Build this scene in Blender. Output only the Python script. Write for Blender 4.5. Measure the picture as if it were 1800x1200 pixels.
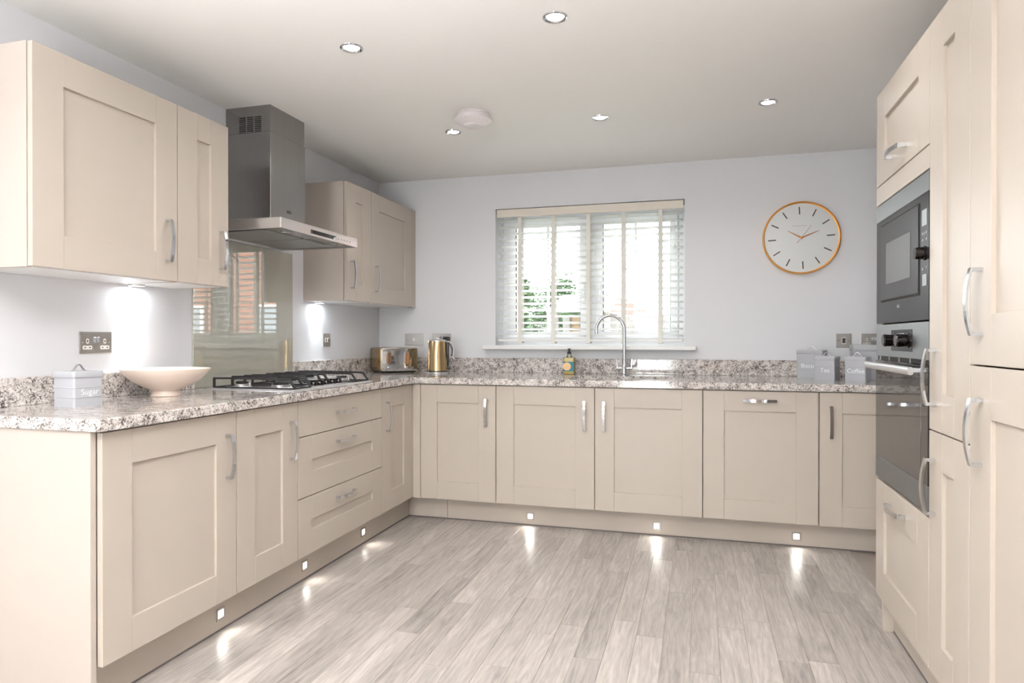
import bpy, bmesh, math, random
from mathutils import Vector, Matrix
random.seed(7)
PI = math.pi
S = bpy.context.scene
COL = S.collection
for o in list(bpy.data.objects): bpy.data.objects.remove(o)

# ------------------------------------------------------------------ camera
cd = bpy.data.cameras.new('camera'); cam = bpy.data.objects.new('camera', cd); COL.objects.link(cam)
cam.location = (2.3596, -4.5878, 1.1486)
yaw, pit = -0.277, -0.0041
fw = Vector((math.sin(yaw)*math.cos(pit), math.cos(yaw)*math.cos(pit), math.sin(pit)))
cam.rotation_euler = fw.to_track_quat('-Z', 'Y').to_euler()
cd.sensor_width = 36; cd.lens = 1162.85/1800*36; cd.clip_start = .02; cd.clip_end = 300
S.camera = cam

# ------------------------------------------------------------------ world, light, exposure
W = bpy.data.worlds.new('overcast_sky'); S.world = W; W.use_nodes = True
bgn = W.node_tree.nodes['Background']; bgn.inputs[0].default_value = (0.98, 0.99, 1.0, 1); bgn.inputs[1].default_value = 22.0
S.view_settings.view_transform = 'Standard'; S.view_settings.look = 'None'
S.view_settings.exposure = 0.17; S.view_settings.gamma = 1.0; S.view_settings.use_curve_mapping = False

DOWNLIGHT_W = 2.2; UNDER_W = 1.0; PLINTH_W = 0.12; CEIL_FILL_W = 120; WARM_FILL_W = 13
def lamp(name, kind, loc, energy, color=(1, 1, 1), parent=None, rot=(0, 0, 0), **kw):
    l = bpy.data.lights.new(name, kind); l.energy = energy; l.color = color
    for k, v in kw.items(): setattr(l, k, v)
    o = bpy.data.objects.new(name, l); COL.objects.link(o); o.location = loc; o.rotation_euler = rot
    if parent: o.parent = parent
    return o
# added fill light aimed up, so the white ceiling brightens the room
lamp('added_ceiling_fill', 'AREA', (1.55, -4.75, 1.35), CEIL_FILL_W, (1.0, 1.0, 1.0), rot=(math.radians(180-8), 0, 0), shape='DISK', size=.5, spread=math.radians(135))
# added warm fill behind the camera, no lamp body
lamp('added_warm_fill', 'POINT', (1.0, -6.0, 1.70), WARM_FILL_W, (1.0, .80, .62), shadow_soft_size=.2)

# ------------------------------------------------------------------ materials
def srgb(r, g, b):
    f = lambda c: (c/255/12.92) if c/255 <= .04045 else ((c/255+.055)/1.055)**2.4
    return (f(r), f(g), f(b), 1)
def newmat(name):
    m = bpy.data.materials.new(name); m.use_nodes = True
    return m, m.node_tree.nodes, m.node_tree.links, m.node_tree.nodes['Principled BSDF']
def mat(name, col, rough=.5, metal=0, spec=.5, noise=0, nscale=30, bump=0, bscale=200, emit=None, estr=0, coat=0, stretch=(1, 1, 1)):
    m, N, L, b = newmat(name)
    b.inputs['Base Color'].default_value = col; b.inputs['Roughness'].default_value = rough
    b.inputs['Metallic'].default_value = metal; b.inputs['Specular IOR Level'].default_value = spec
    b.inputs['Coat Weight'].default_value = coat
    if emit: b.inputs['Emission Color'].default_value = emit; b.inputs['Emission Strength'].default_value = estr
    if noise or bump:
        tc = N.new('ShaderNodeTexCoord'); mp = N.new('ShaderNodeMapping'); L.new(tc.outputs['Object'], mp.inputs[0]); mp.inputs['Scale'].default_value = stretch
    if noise:
        n = N.new('ShaderNodeTexNoise'); n.inputs['Scale'].default_value = nscale; n.inputs['Detail'].default_value = 4
        L.new(mp.outputs[0], n.inputs['Vector'])
        mx = N.new('ShaderNodeMix'); mx.data_type = 'RGBA'
        mx.inputs[6].default_value = tuple(max(0, c*(1-noise)) for c in col[:3])+(1,); mx.inputs[7].default_value = tuple(min(1, c*(1+noise)) for c in col[:3])+(1,)
        L.new(n.outputs['Fac'], mx.inputs[0]); L.new(mx.outputs[2], b.inputs['Base Color'])
    if bump:
        n2 = N.new('ShaderNodeTexNoise'); n2.inputs['Scale'].default_value = bscale; n2.inputs['Detail'].default_value = 3
        L.new(mp.outputs[0], n2.inputs['Vector'])
        bp = N.new('ShaderNodeBump'); bp.inputs['Strength'].default_value = bump; bp.inputs['Distance'].default_value = .001
        L.new(n2.outputs['Fac'], bp.inputs['Height']); L.new(bp.outputs[0], b.inputs['Normal'])
    return m
M = {}
M['cream'] = mat('cream_painted_wood', srgb(191, 181, 170), .42, noise=.02, nscale=8)
M['carcass'] = mat('cream_board', srgb(191, 181, 172), .45, noise=.02, nscale=8)
M['wall'] = mat('white_wall_paint', srgb(227, 228, 232), .9, spec=.2, noise=.01, nscale=3, bump=.05, bscale=300)
M['ceil'] = mat('white_ceiling_paint', srgb(243, 242, 240), .95, spec=.1, noise=.01, nscale=3)
M['white'] = mat('white_gloss_paint', srgb(238, 238, 238), .35, noise=.01, nscale=10)
M['upvc'] = mat('white_upvc', srgb(240, 242, 244), .3, noise=.01, nscale=10)
M['chrome'] = mat('polished_chrome', (.66, .68, .71, 1), .10, 1, noise=.02, nscale=10)
M['steel'] = mat('brushed_stainless_steel', (.36, .35, .345, 1), .24, 1, noise=.06, nscale=40, stretch=(1, 1, .03), bump=.15, bscale=300)
M['steel2'] = mat('bright_brushed_steel', (.68, .68, .69, 1), .3, 1, noise=.04, nscale=60, stretch=(.05, .05, 1))
M['plate'] = mat('brushed_steel_plate', (.48, .46, .44, 1), .32, 1, noise=.05, nscale=60, stretch=(.1, 1, 1))
M['grease_filter'] = mat('steel_mesh_filter', (.33, .33, .32, 1), .45, .9, noise=.5, nscale=420)
M['black'] = mat('black_plastic', (.012, .012, .013, 1), .3, noise=.1, nscale=30)
M['dark'] = mat('dark_recess', (.02, .018, .016, 1), .8, noise=.1, nscale=30)
M['iron'] = mat('matt_cast_iron', (.022, .021, .023, 1), .5, noise=.2, nscale=150, bump=.2, bscale=500)
M['knob'] = mat('black_chrome', (.05, .045, .045, 1), .07, 1, noise=.05, nscale=30)
M['ovenglass'] = mat('black_oven_glass', (.018, .016, .015, 1), .03, 0, .7, noise=.05, nscale=5)
M['ovenwin'] = mat('tinted_oven_window', (.05, .045, .04, 1), .04, 0, .6, noise=.05, nscale=5)
M['microfront'] = mat('graphite_glass', (.022, .021, .024, 1), .2, 0, .08, noise=.04, nscale=6)
M['microdoor'] = mat('graphite_glass_door', (.03, .029, .032, 1), .18, 0, .10, noise=.04, nscale=6)
M['microwin'] = mat('grey_microwave_window', (.13, .135, .14, 1), .15, 0, .4, noise=.04, nscale=6)
M['microband'] = mat('grey_anodised_trim', (.2, .205, .21, 1), .38, .8, noise=.04, nscale=40)
M['lcd'] = mat('pale_display', (.26, .28, .29, 1), .2, noise=.05, nscale=10)
M['print'] = mat('pale_grey_print', (.32, .32, .33, 1), .5, noise=.05, nscale=10)
M['blackprint'] = mat('dark_print', (.03, .03, .03, 1), .5, noise=.05, nscale=10)
M['pinwhite'] = mat('white_socket_insert', srgb(240, 238, 232), .35, noise=.01, nscale=10)
M['gold'] = mat('brushed_champagne_gold', (.46, .33, .18, 1), .25, 1, noise=.06, nscale=60, stretch=(1, 1, .03))
M['copper'] = mat('brushed_copper', (.80, .42, .20, 1), .22, 1, noise=.05, nscale=40)
M['clockrim'] = mat('copper_rim', (.72, .36, .10, 1), .28, 1, noise=.06, nscale=30)
M['clockface'] = mat('white_clock_face', srgb(226, 229, 230), .5, noise=.01, nscale=10)
M['marks'] = mat('dark_grey_marks', (.07, .06, .055, 1), .5, noise=.1, nscale=10)
M['faint'] = mat('faint_grey_print', (.6, .6, .58, 1), .5, noise=.02, nscale=10)
M['tin'] = mat('grey_enamelled_tin', srgb(178, 180, 186), .4, noise=.02, nscale=20)
M['tinprint'] = mat('white_lettering', srgb(235, 236, 240), .4, noise=.01, nscale=10)
M['bowl'] = mat('cream_glazed_ceramic', srgb(236, 219, 206), .32, noise=.02, nscale=12)
M['splash'] = mat('back_painted_glass', srgb(176, 174, 162), .02, 0, .5, noise=.01, nscale=4, coat=1)
M['splash'].node_tree.nodes['Principled BSDF'].inputs['Coat IOR'].default_value = 2.1; M['splash'].node_tree.nodes['Principled BSDF'].inputs['Coat Roughness'].default_value = .01
M['blind'] = None
M['tape'] = mat('cream_ladder_tape', srgb(236, 234, 228), .85, noise=.06, nscale=300)
M['valance'] = mat('cream_blind_valance', srgb(232, 224, 212), .5, noise=.02, nscale=30)
M['alarm'] = mat('white_alarm_plastic', srgb(232, 226, 228), .4, noise=.01, nscale=10)
M['led'] = mat('led_face', (1, 1, 1, 1), .4, emit=(1, .98, .95, 1), estr=6, noise=.01, nscale=10)
M['led2'] = mat('warm_led_face', (1, 1, 1, 1), .4, emit=(1, .95, .86, 1), estr=5, noise=.01, nscale=10)
M['seal'] = mat('grey_floor_seal', (.16, .14, .14, 1), .5, noise=.1, nscale=20)
M['gasket'] = mat('black_rubber_gasket', (.02, .02, .02, 1), .6, noise=.1, nscale=20)
M['pump'] = mat('black_pump_plastic', (.02, .022, .028, 1), .35, noise=.1, nscale=20)
M['soap'] = mat('amber_liquid_soap', srgb(232, 216, 160), .12, noise=.03, nscale=20)
M['label'] = mat('teal_paper_label', srgb(52, 128, 145), .6, noise=.05, nscale=60)
M['label2'] = mat('peach_paper_label', srgb(240, 200, 150), .6, noise=.03, nscale=60)

# translucent white slat
m, N, L, b = newmat('white_blind_slat')
b.inputs['Base Color'].default_value = srgb(240, 242, 244); b.inputs['Roughness'].default_value = .5
tc = N.new('ShaderNodeTexCoord'); nz = N.new('ShaderNodeTexNoise'); nz.inputs['Scale'].default_value = 6; L.new(tc.outputs['Object'], nz.inputs['Vector'])
cr = N.new('ShaderNodeValToRGB'); cr.color_ramp.elements[0].color = srgb(234, 238, 240); cr.color_ramp.elements[1].color = srgb(244, 245, 246)
L.new(nz.outputs['Fac'], cr.inputs[0]); L.new(cr.outputs[0], b.inputs['Base Color'])
tr = N.new('ShaderNodeBsdfTranslucent'); tr.inputs[0].default_value = (.93, .93, .92, 1)
ms = N.new('ShaderNodeMixShader'); ms.inputs[0].default_value = .7
L.new(b.outputs[0], ms.inputs[1]); L.new(tr.outputs[0], ms.inputs[2]); L.new(ms.outputs[0], N['Material Output'].inputs[0])
M['blind'] = m

# clear glass: transparent with a Fresnel reflection
def clear_glass(name, tint=(1, 1, 1, 1), fac=1.45):
    m, N, L, b = newmat(name)
    t = N.new('ShaderNodeBsdfTransparent'); t.inputs[0].default_value = tint
    g = N.new('ShaderNodeBsdfGlossy'); g.inputs['Roughness'].default_value = .01
    f = N.new('ShaderNodeFresnel'); f.inputs[0].default_value = fac
    s = N.new('ShaderNodeMixShader'); L.new(f.outputs[0], s.inputs[0]); L.new(t.outputs[0], s.inputs[1]); L.new(g.outputs[0], s.inputs[2])
    L.new(s.outputs[0], N['Material Output'].inputs[0]); return m
M['glass'] = clear_glass('window_glass', (.97, .99, .99, 1))
M['bottle'] = clear_glass('clear_bottle_plastic', (.96, .95, .88, 1))

# speckled granite
m, N, L, b = newmat('speckled_granite')
tc = N.new('ShaderNodeTexCoord')
n1 = N.new('ShaderNodeTexNoise'); n1.inputs['Scale'].default_value = 165; n1.inputs['Detail'].default_value = 5; n1.inputs['Roughness'].default_value = .72; n1.inputs['Distortion'].default_value = .6
n2 = N.new('ShaderNodeTexNoise'); n2.inputs['Scale'].default_value = 30; n2.inputs['Detail'].default_value = 3
v = N.new('ShaderNodeTexVoronoi'); v.inputs['Scale'].default_value = 110
for t in (n1, n2, v): L.new(tc.outputs['Object'], t.inputs['Vector'])
a1 = N.new('ShaderNodeMath'); a1.operation = 'MULTIPLY_ADD'; a1.inputs[1].default_value = .40; L.new(n2.outputs['Fac'], a1.inputs[0])
a0 = N.new('ShaderNodeMath'); a0.operation = 'MULTIPLY_ADD'; a0.inputs[1].default_value = 1.0; a0.inputs[2].default_value = -.20
L.new(n1.outputs['Fac'], a0.inputs[0]); L.new(a0.outputs[0], a1.inputs[2])
r1 = N.new('ShaderNodeValToRGB'); e = r1.color_ramp.elements
e[0].position = .36; e[0].color = (.075, .065, .06, 1); e[1].position = .62; e[1].color = srgb(226, 221, 218)
for p, c in ((.42, srgb(118, 110, 107)), (.455, srgb(170, 163, 159)), (.50, srgb(198, 192, 189)), (.56, srgb(214, 208, 204))):
    x = e.new(p); x.color = c
L.new(a1.outputs[0], r1.inputs[0])
mx = N.new('ShaderNodeMix'); mx.data_type = 'RGBA'; mx.blend_type = 'MULTIPLY'; mx.inputs[0].default_value = .35
hs = N.new('ShaderNodeHueSaturation'); hs.inputs['Saturation'].default_value = 0.0; hs.inputs['Value'].default_value = 1.5
L.new(v.outputs['Color'], hs.inputs['Color']); L.new(r1.outputs[0], mx.inputs[6]); L.new(hs.outputs[0], mx.inputs[7]); L.new(mx.outputs[2], b.inputs['Base Color'])
b.inputs['Roughness'].default_value = .07; b.inputs['Specular IOR Level'].default_value = .5
M['granite'] = m

# grey oak plank, tone and grain differ per plank
m, N, L, b = newmat('grey_oak_plank')
tc = N.new('ShaderNodeTexCoord'); oi = N.new('ShaderNodeObjectInfo')
vm = N.new('ShaderNodeVectorMath'); vm.operation = 'ADD'; sc = N.new('ShaderNodeVectorMath'); sc.operation = 'SCALE'; sc.inputs['Scale'].default_value = 37
cb = N.new('ShaderNodeCombineXYZ')
for i in range(3): L.new(oi.outputs['Random'], cb.inputs[i])
L.new(cb.outputs[0], sc.inputs[0]); L.new(tc.outputs['Object'], vm.inputs[0]); L.new(sc.outputs[0], vm.inputs[1])
mp = N.new('ShaderNodeMapping'); mp.inputs['Scale'].default_value = (1, .11, 1); L.new(vm.outputs[0], mp.inputs[0])
g1 = N.new('ShaderNodeTexNoise'); g1.inputs['Scale'].default_value = 21; g1.inputs['Detail'].default_value = 8; g1.inputs['Roughness'].default_value = .6; g1.inputs['Distortion'].default_value = 1.8
g2 = N.new('ShaderNodeTexNoise'); g2.inputs['Scale'].default_value = 160; g2.inputs['Detail'].default_value = 3
g3 = N.new('ShaderNodeTexNoise'); g3.inputs['Scale'].default_value = 7; g3.inputs['Detail'].default_value = 2
wv = N.new('ShaderNodeTexWave'); wv.wave_type = 'RINGS'; wv.rings_direction = 'Y'; wv.inputs['Scale'].default_value = 16; wv.inputs['Distortion'].default_value = 14; wv.inputs['Detail'].default_value = 3; wv.inputs['Detail Scale'].default_value = 1.6
for t in (g1, g2, g3, wv): L.new(mp.outputs[0], t.inputs['Vector'])
def madd(a, k, c):
    n = N.new('ShaderNodeMath'); n.operation = 'MULTIPLY_ADD'; L.new(a, n.inputs[0]); n.inputs[1].default_value = k
    if isinstance(c, float): n.inputs[2].default_value = c
    else: L.new(c, n.inputs[2])
    return n.outputs[0]
t = madd(g1.outputs['Fac'], .75, -.145)
t = madd(g2.outputs['Fac'], .22, t)
t = madd(g3.outputs['Fac'], .45, t)
t = madd(wv.outputs['Fac'], .12, t)
t = madd(oi.outputs['Random'], .22, t)
r = N.new('ShaderNodeValToRGB'); e = r.color_ramp.elements
e[0].position = .40; e[0].color = srgb(132, 126, 123); e[1].position = 1.05; e[1].color = srgb(203, 196, 191)
for p, c in ((.60, srgb(161, 155, 151)), (.80, srgb(182, 175, 170))):
    x = e.new(p); x.color = c
L.new(t, r.inputs[0]); L.new(r.outputs[0], b.inputs['Base Color'])
b.inputs['Roughness'].default_value = .33
bp = N.new('ShaderNodeBump'); bp.inputs['Strength'].default_value = .12; bp.inputs['Distance'].default_value = .001
L.new(g2.outputs['Fac'], bp.inputs['Height']); L.new(bp.outputs[0], b.inputs['Normal'])
M['plank'] = m
M['floorbase'] = mat('grey_floor_board', srgb(170, 160, 152), .5, noise=.1, nscale=10)

# ------------------------------------------------------------------ helpers
def B(): return bmesh.new()
def box(bm, x0, x1, y0, y1, z0, z1, bev=0, seg=1, rot=None):
    r = bmesh.ops.create_cube(bm, size=1)
    vs = r['verts']
    for v in vs:
        v.co = Vector(((x0+x1)/2+v.co.x*(x1-x0), (y0+y1)/2+v.co.y*(y1-y0), (z0+z1)/2+v.co.z*(z1-z0)))
    if rot is not None:
        c = Vector(((x0+x1)/2, (y0+y1)/2, (z0+z1)/2))
        for v in vs: v.co = c+rot @ (v.co-c)
    if bev:
        es = list({e for v in vs for e in v.link_edges})
        bmesh.ops.bevel(bm, geom=es, offset=bev, segments=seg, affect='EDGES', profile=.5)
def rbox(bm, x0, x1, y0, y1, z0, z1, r, seg=4, axis='Z', r2=0):
    """box with rounded edges parallel to axis"""
    def pts(a0, a1, b0, b1):
        P = []
        for (cx, cy, s) in ((a1-r, b1-r, 0), (a0+r, b1-r, PI/2), (a0+r, b0+r, PI), (a1-r, b0+r, 1.5*PI)):
            for i in range(seg+1):
                t = s+PI/2*i/seg; P.append((cx+r*math.cos(t), cy+r*math.sin(t)))
        return P
    if axis == 'Z': P = [((a, b_, z0), (a, b_, z1)) for a, b_ in pts(x0, x1, y0, y1)]
    elif axis == 'Y': P = [((a, y0, b_), (a, y1, b_)) for a, b_ in pts(x0, x1, z0, z1)]
    else: P = [((x0, a, b_), (x1, a, b_)) for a, b_ in pts(y0, y1, z0, z1)]
    lo = [bm.verts.new(p[0]) for p in P]; hi = [bm.verts.new(p[1]) for p in P]; n = len(P)
    fs = [bm.faces.new(lo), bm.faces.new(hi)]
    for i in range(n): fs.append(bm.faces.new((lo[i], lo[(i+1) % n], hi[(i+1) % n], hi[i])))
    bmesh.ops.recalc_face_normals(bm, faces=fs)
    if r2:
        es = [e for e in fs[0].edges]+[e for e in fs[1].edges]
        bmesh.ops.bevel(bm, geom=es, offset=r2, segments=2, affect='EDGES', profile=.5)
def lathe(bm, prof, seg=32, c=(0, 0, 0), ax='Z', sx=1, sy=1):
    rings = []
    for (r_, h) in prof:
        ring = []
        for i in range(seg):
            t = 2*PI*i/seg; a, b_ = r_*math.cos(t)*sx, r_*math.sin(t)*sy
            p = {'Z': (a, b_, h), 'Y': (a, h, b_), 'X': (h, a, b_)}[ax]
            ring.append(bm.verts.new((c[0]+p[0], c[1]+p[1], c[2]+p[2])))
        rings.append(ring)
    fs = []
    for k in range(len(rings)-1):
        for i in range(seg):
            fs.append(bm.faces.new((rings[k][i], rings[k][(i+1) % seg], rings[k+1][(i+1) % seg], rings[k+1][i])))
    fs.append(bm.faces.new(rings[0])); fs.append(bm.faces.new(rings[-1]))
    bmesh.ops.recalc_face_normals(bm, faces=fs)
def cyl(bm, p0, p1, r, seg=16, r1=None):
    sweep(bm, [p0, p1], r, seg, r1)
def sweep(bm, pts, r, seg=10, r1=None, closed_section=None):
    """tube along pts; closed_section gives list of (u,v) for the section instead of a circle"""
    pts = [Vector(p) for p in pts]; n = len(pts); rings = []
    prev = None
    for i, p in enumerate(pts):
        d = (pts[min(i+1, n-1)]-pts[max(i-1, 0)]).normalized()
        if prev is None:
            up = Vector((0, 0, 1)) if abs(d.z) < .9 else Vector((0, 1, 0))
            u = d.cross(up).normalized()
        else:
            u = (prev-d*prev.dot(d)).normalized()
        prev = u; w = d.cross(u)
        rr = r if r1 is None else r+(r1-r)*i/(n-1)
        sec = closed_section or [(rr*math.cos(2*PI*k/seg), rr*math.sin(2*PI*k/seg)) for k in range(seg)]
        rings.append([bm.verts.new(p+u*a+w*b_) for a, b_ in sec])
    k = len(rings[0]); fs = []
    for i in range(n-1):
        for j in range(k): fs.append(bm.faces.new((rings[i][j], rings[i][(j+1) % k], rings[i+1][(j+1) % k], rings[i+1][j])))
    fs.append(bm.faces.new(rings[0])); fs.append(bm.faces.new(rings[-1]))
    bmesh.ops.recalc_face_normals(bm, faces=fs)
def poly(bm, pts2, y0, y1):
    """prism of an XZ outline between y0 and y1"""
    a = [bm.verts.new((x, y0, z)) for x, z in pts2]; b_ = [bm.verts.new((x, y1, z)) for x, z in pts2]; n = len(a)
    fs = [bm.faces.new(a), bm.faces.new(b_)]
    for i in range(n): fs.append(bm.faces.new((a[i], a[(i+1) % n], b_[(i+1) % n], b_[i])))
    bmesh.ops.recalc_face_normals(bm, faces=fs)
def mesh(name, bm, m, smooth=False):
    me = bpy.data.meshes.new(name); bm.to_mesh(me); bm.free(); me.materials.append(m)
    if smooth:
        me.shade_smooth(); me.set_sharp_from_angle(angle=math.radians(35))
    return me
def obj(name, bm, m, parent=None, smooth=False, loc=None, rot=None):
    me = bm if isinstance(bm, bpy.types.Mesh) else mesh(name, bm, m, smooth)
    o = bpy.data.objects.new(name, me); COL.objects.link(o)
    if parent: o.parent = parent
    if loc: o.location = loc
    if rot: o.rotation_euler = rot
    return o
def thing(name, label, cat, loc=(0, 0, 0), rz=0, group=None):
    o = bpy.data.objects.new(name, None); COL.objects.link(o); o.empty_display_size = .05
    o.location = loc; o.rotation_euler = (0, 0, rz); return tag(o, label, cat, group)
def tag(o, label, cat, group=None):
    o['label'] = label; o['category'] = cat
    if group: o['group'] = group
    return o
def struct(name, bm, m, parent=None, smooth=False):
    o = obj(name, bm, m, parent, smooth)
    if not parent: o['kind'] = 'structure'
    return o
def text(name, s, size, m, parent, loc, rot, ext=.0004, align='CENTER'):
    c = bpy.data.curves.new(name, 'FONT'); c.body = s; c.size = size; c.extrude = ext; c.align_x = align; c.align_y = 'CENTER'
    t = bpy.data.objects.new('tmp', c); COL.objects.link(t)
    dg = bpy.context.evaluated_depsgraph_get(); dg.update()
    me = bpy.data.meshes.new_from_object(t.evaluated_get(dg)); me.name = name
    bpy.data.objects.remove(t); me.materials.clear(); me.materials.append(m)
    o = bpy.data.objects.new(name, me); COL.objects.link(o); o.parent = parent; o.location = loc; o.rotation_euler = rot
    return o

# ------------------------------------------------------------------ key dimensions (metres)
CEIL = 2.335; XR = 3.65; YREAR = -8.4; WT = .908; WB = .870
LY = [-3.0053, -2.3995, -1.9909, -1.1755, -.7694]; LX = .62
BX = [.6721, 1.168, 1.770, 2.3736, 2.9701, 3.570]; BY = -.7547
RX = 3.026; RY = [-1.694, -2.319, -2.633, -3.233]
WINX = (.931, 2.260); WINZ = (1.101, 2.087)

# ------------------------------------------------------------------ room shell
bm = B()
box(bm, -.2, WINX[0], 0, .3, 0, CEIL); box(bm, WINX[1], XR+.2, 0, .3, 0, CEIL)
box(bm, WINX[0], WINX[1], 0, .3, 0, 1.072); box(bm, WINX[0], WINX[1], 0, .3, WINZ[1], CEIL)
struct('wall_back', bm, M['wall'])
bm = B(); box(bm, -.2, 0, YREAR-.2, 0, 0, CEIL); struct('wall_left', bm, M['wall'])
bm = B(); box(bm, XR, XR+.2, YREAR-.2, 0, 0, CEIL); struct('wall_right', bm, M['wall'])
bm = B()
box(bm, 0, 1.0, YREAR-.2, YREAR, 0, CEIL); box(bm, 1.9, XR, YREAR-.2, YREAR, 0, CEIL); box(bm, 1.0, 1.9, YREAR-.2, YREAR, 2.15, CEIL)
struct('wall_rear', bm, M['wall'])
bm = B(); box(bm, -.2, XR+.2, YREAR-.2, .3, CEIL, CEIL+.1); struct('ceiling', bm, M['ceil'])
bm = B(); box(bm, -.2, XR+.2, YREAR-.2, .3, -.12, -.003); floor = struct('floor', bm, M['floorbase'])
# skirting behind the camera
for nm, (x0, x1) in (('baseboard_left', (0, .015)), ('baseboard_right', (XR-.015, XR))):
    bm = B(); box(bm, x0, x1, YREAR, -3.4, 0, .12, .003); struct(nm, bm, M['white'])

# floor planks: running front to back, staggered, each a part of the floor
PW = .1015
rows = [(.50+PW*i) for i in range(26)]
cnt = 0
for i, x in enumerate(rows):
    y = -.60+random.random()*.0
    y -= 0
    first = random.uniform(.2, .9)
    while y > -4.75:
        ln = first if first else random.choice((.92, .92, .92, .62))
        first = 0
        y1 = max(y-ln, -4.9)
        bm = B(); box(bm, -PW/2+.0004, PW/2-.0004, (y1-y)/2+.0004, (y-y1)/2-.0004, -.003, 0, .0005)
        obj('plank', bm, M['plank'], floor, loc=(x+PW/2, (y+y1)/2, random.uniform(-.0001, .0001))); cnt += 1
        y = y1
bm = B()
for i in range(36):
    x = i*PW
    y = -4.9-random.uniform(0, .5) if .5 <= x <= 3.1 else -3.3
    while y > YREAR:
        y1 = max(y-.92, YREAR); box(bm, x+.0004, min(x+PW, XR)-.0004, y1+.0004, y-.0004, -.003, 0, 0); y = y1
o = obj('plank_field', bm, M['plank'], floor); o['kind'] = 'stuff'

# ------------------------------------------------------------------ window
YF = .19
win = struct('window_1', B(), M['upvc']); bpy.data.objects.remove(win)
bm = B()
x0, x1, z0, z1 = WINX[0]+.001, WINX[1]-.001, WINZ[0]+.0, WINZ[1]-.001
box(bm, x0, x1, YF, YF+.07, z0, z0+.045, .003); box(bm, x0, x1, YF, YF+.07, z1-.045, z1, .003)
box(bm, x0, x0+.045, YF, YF+.07, z0+.045, z1-.045, .003); box(bm, x1-.045, x1, YF, YF+.07, z0+.045, z1-.045, .003)
box(bm, 1.575, 1.63, YF, YF+.07, z0+.045, z1-.045, .003)
win = struct('window_1', bm, M['upvc'])
for (a, b_, mu) in ((x0+.045, 1.575, 1.276), (1.63, x1-.045, 1.917)):
    bm = B(); f = .055
    box(bm, a, b_, YF-.012, YF+.05, z0+.045, z0+.045+f, .004); box(bm, a, b_, YF-.012, YF+.05, z1-.045-f, z1-.045, .004)
    box(bm, a, a+f, YF-.012, YF+.05, z0+.045+f, z1-.045-f, .004); box(bm, b_-f, b_, YF-.012, YF+.05, z0+.045+f, z1-.045-f, .004)
    sash = obj('sash', bm, M['upvc'], win)
    bm = B(); box(bm, a+f, b_-f, YF+.012, YF+.016, z0+.045+f, z1-.045-f); obj('pane', bm, M['glass'], sash)
    bm = B(); box(bm, mu-.010, mu+.010, YF+.005, YF+.022, z0+.045+f, z1-.045-f, .002); obj('glazing_bar', bm, M['upvc'], sash)
    bm = B()
    box(bm, a+f, a+f+.005, YF-.004, YF+.011, z0+.045+f, z1-.045-f); box(bm, b_-f-.004, b_-f, YF-.002, YF+.011, z0+.045+f, z1-.045-f)
    obj('gasket', bm, M['gasket'], sash)
    bm = B(); hx = b_-f/2 if a < 1.2 else a+f/2
    box(bm, hx-.012, hx+.012, YF-.024, YF-.012, 1.42, 1.50, .003); box(bm, hx-.009, hx+.009, YF-.045, YF-.024, 1.45, 1.56, .004)
    obj('handle', bm, M['upvc'], sash)
bm = B(); box(bm, .857, 2.336, -.085, 0, 1.072, 1.101, .006, 3); box(bm, WINX[0], WINX[1], -.01, YF, 1.072, 1.101)
obj('window_sill', bm, M['white'], win)
bm = B(); box(bm, WINX[0]-.1, WINX[1]+.1, .27, .38, 1.02, 1.06, .005); obj('outer_sill', bm, M['white'], win)

# venetian blind
bl = thing('venetian_blind', 'white slatted venetian blind with cream ladder tapes filling the window recess', 'blind', (1.5955, .045, WINZ[1]))
bm = B(); box(bm, -.655, .655, -.048, -.036, -.062, -.006, .002); obj('valance', bm, M['valance'], bl)
bm = B(); box(bm, -.652, .652, -.034, .028, -.05, -.004, .002); obj('headrail', bm, M['white'], bl)
pitch = .0462; zb = 1.172-WINZ[1]; ns = 19
bm = B()
for i in range(7):
    u0 = -.025+.05*i/6
sec = [(-.025+.05*i/6, .0022*(1-((i-3)/3)**2)) for i in range(7)]
th = .0028
P = sec+[(a, b_-th) for a, b_ in reversed(sec)]
ll = [bm.verts.new((-.652, a, b_)) for a, b_ in P]; rr = [bm.verts.new((.652, a, b_)) for a, b_ in P]
fs = [bm.faces.new(ll), bm.faces.new(rr)]
for i in range(len(P)): fs.append(bm.faces.new((ll[i], ll[(i+1) % len(P)], rr[(i+1) % len(P)], rr[i])))
bmesh.ops.recalc_face_normals(bm, faces=fs)
slat = mesh('slat', bm, M['blind'], True)
for i in range(ns):
    obj('slat', slat, None, bl, loc=(0, 0, zb+pitch*i), rot=(math.radians(-13), 0, 0))
bm = B(); box(bm, -.652, .652, -.026, .026, 1.128-WINZ[1], 1.146-WINZ[1], .004, 2); obj('bottom_rail', bm, M['white'], bl)
for x in (1.11, 1.355, 1.606, 1.85, 2.099):
    bm = B()
    box(bm, x-1.5955-.014, x-1.5955+.014, -.0345, -.0335, 1.118-WINZ[1], -.05); box(bm, x-1.5955-.014, x-1.5955+.014, .0305, .0315, 1.118-WINZ[1], -.05)
    box(bm, x-1.5955-.016, x-1.5955+.016, -.034, .031, 1.115-WINZ[1], 1.127-WINZ[1], .003)
    obj('ladder_tape', bm, M['tape'], bl)
for x in (-.62, .60):
    bm = B(); sweep(bm, [(x, -.038, -.06), (x, -.039, -.3 if x > 0 else -.33)], .0012, 6); lathe(bm, [(.003, 0), (.007, .004), (.006, .022), (.002, .03)], 12, (x, -.039, -.33 if x > 0 else -.36))
    obj('pull_cord', bm, M['tape'], bl)

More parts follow.
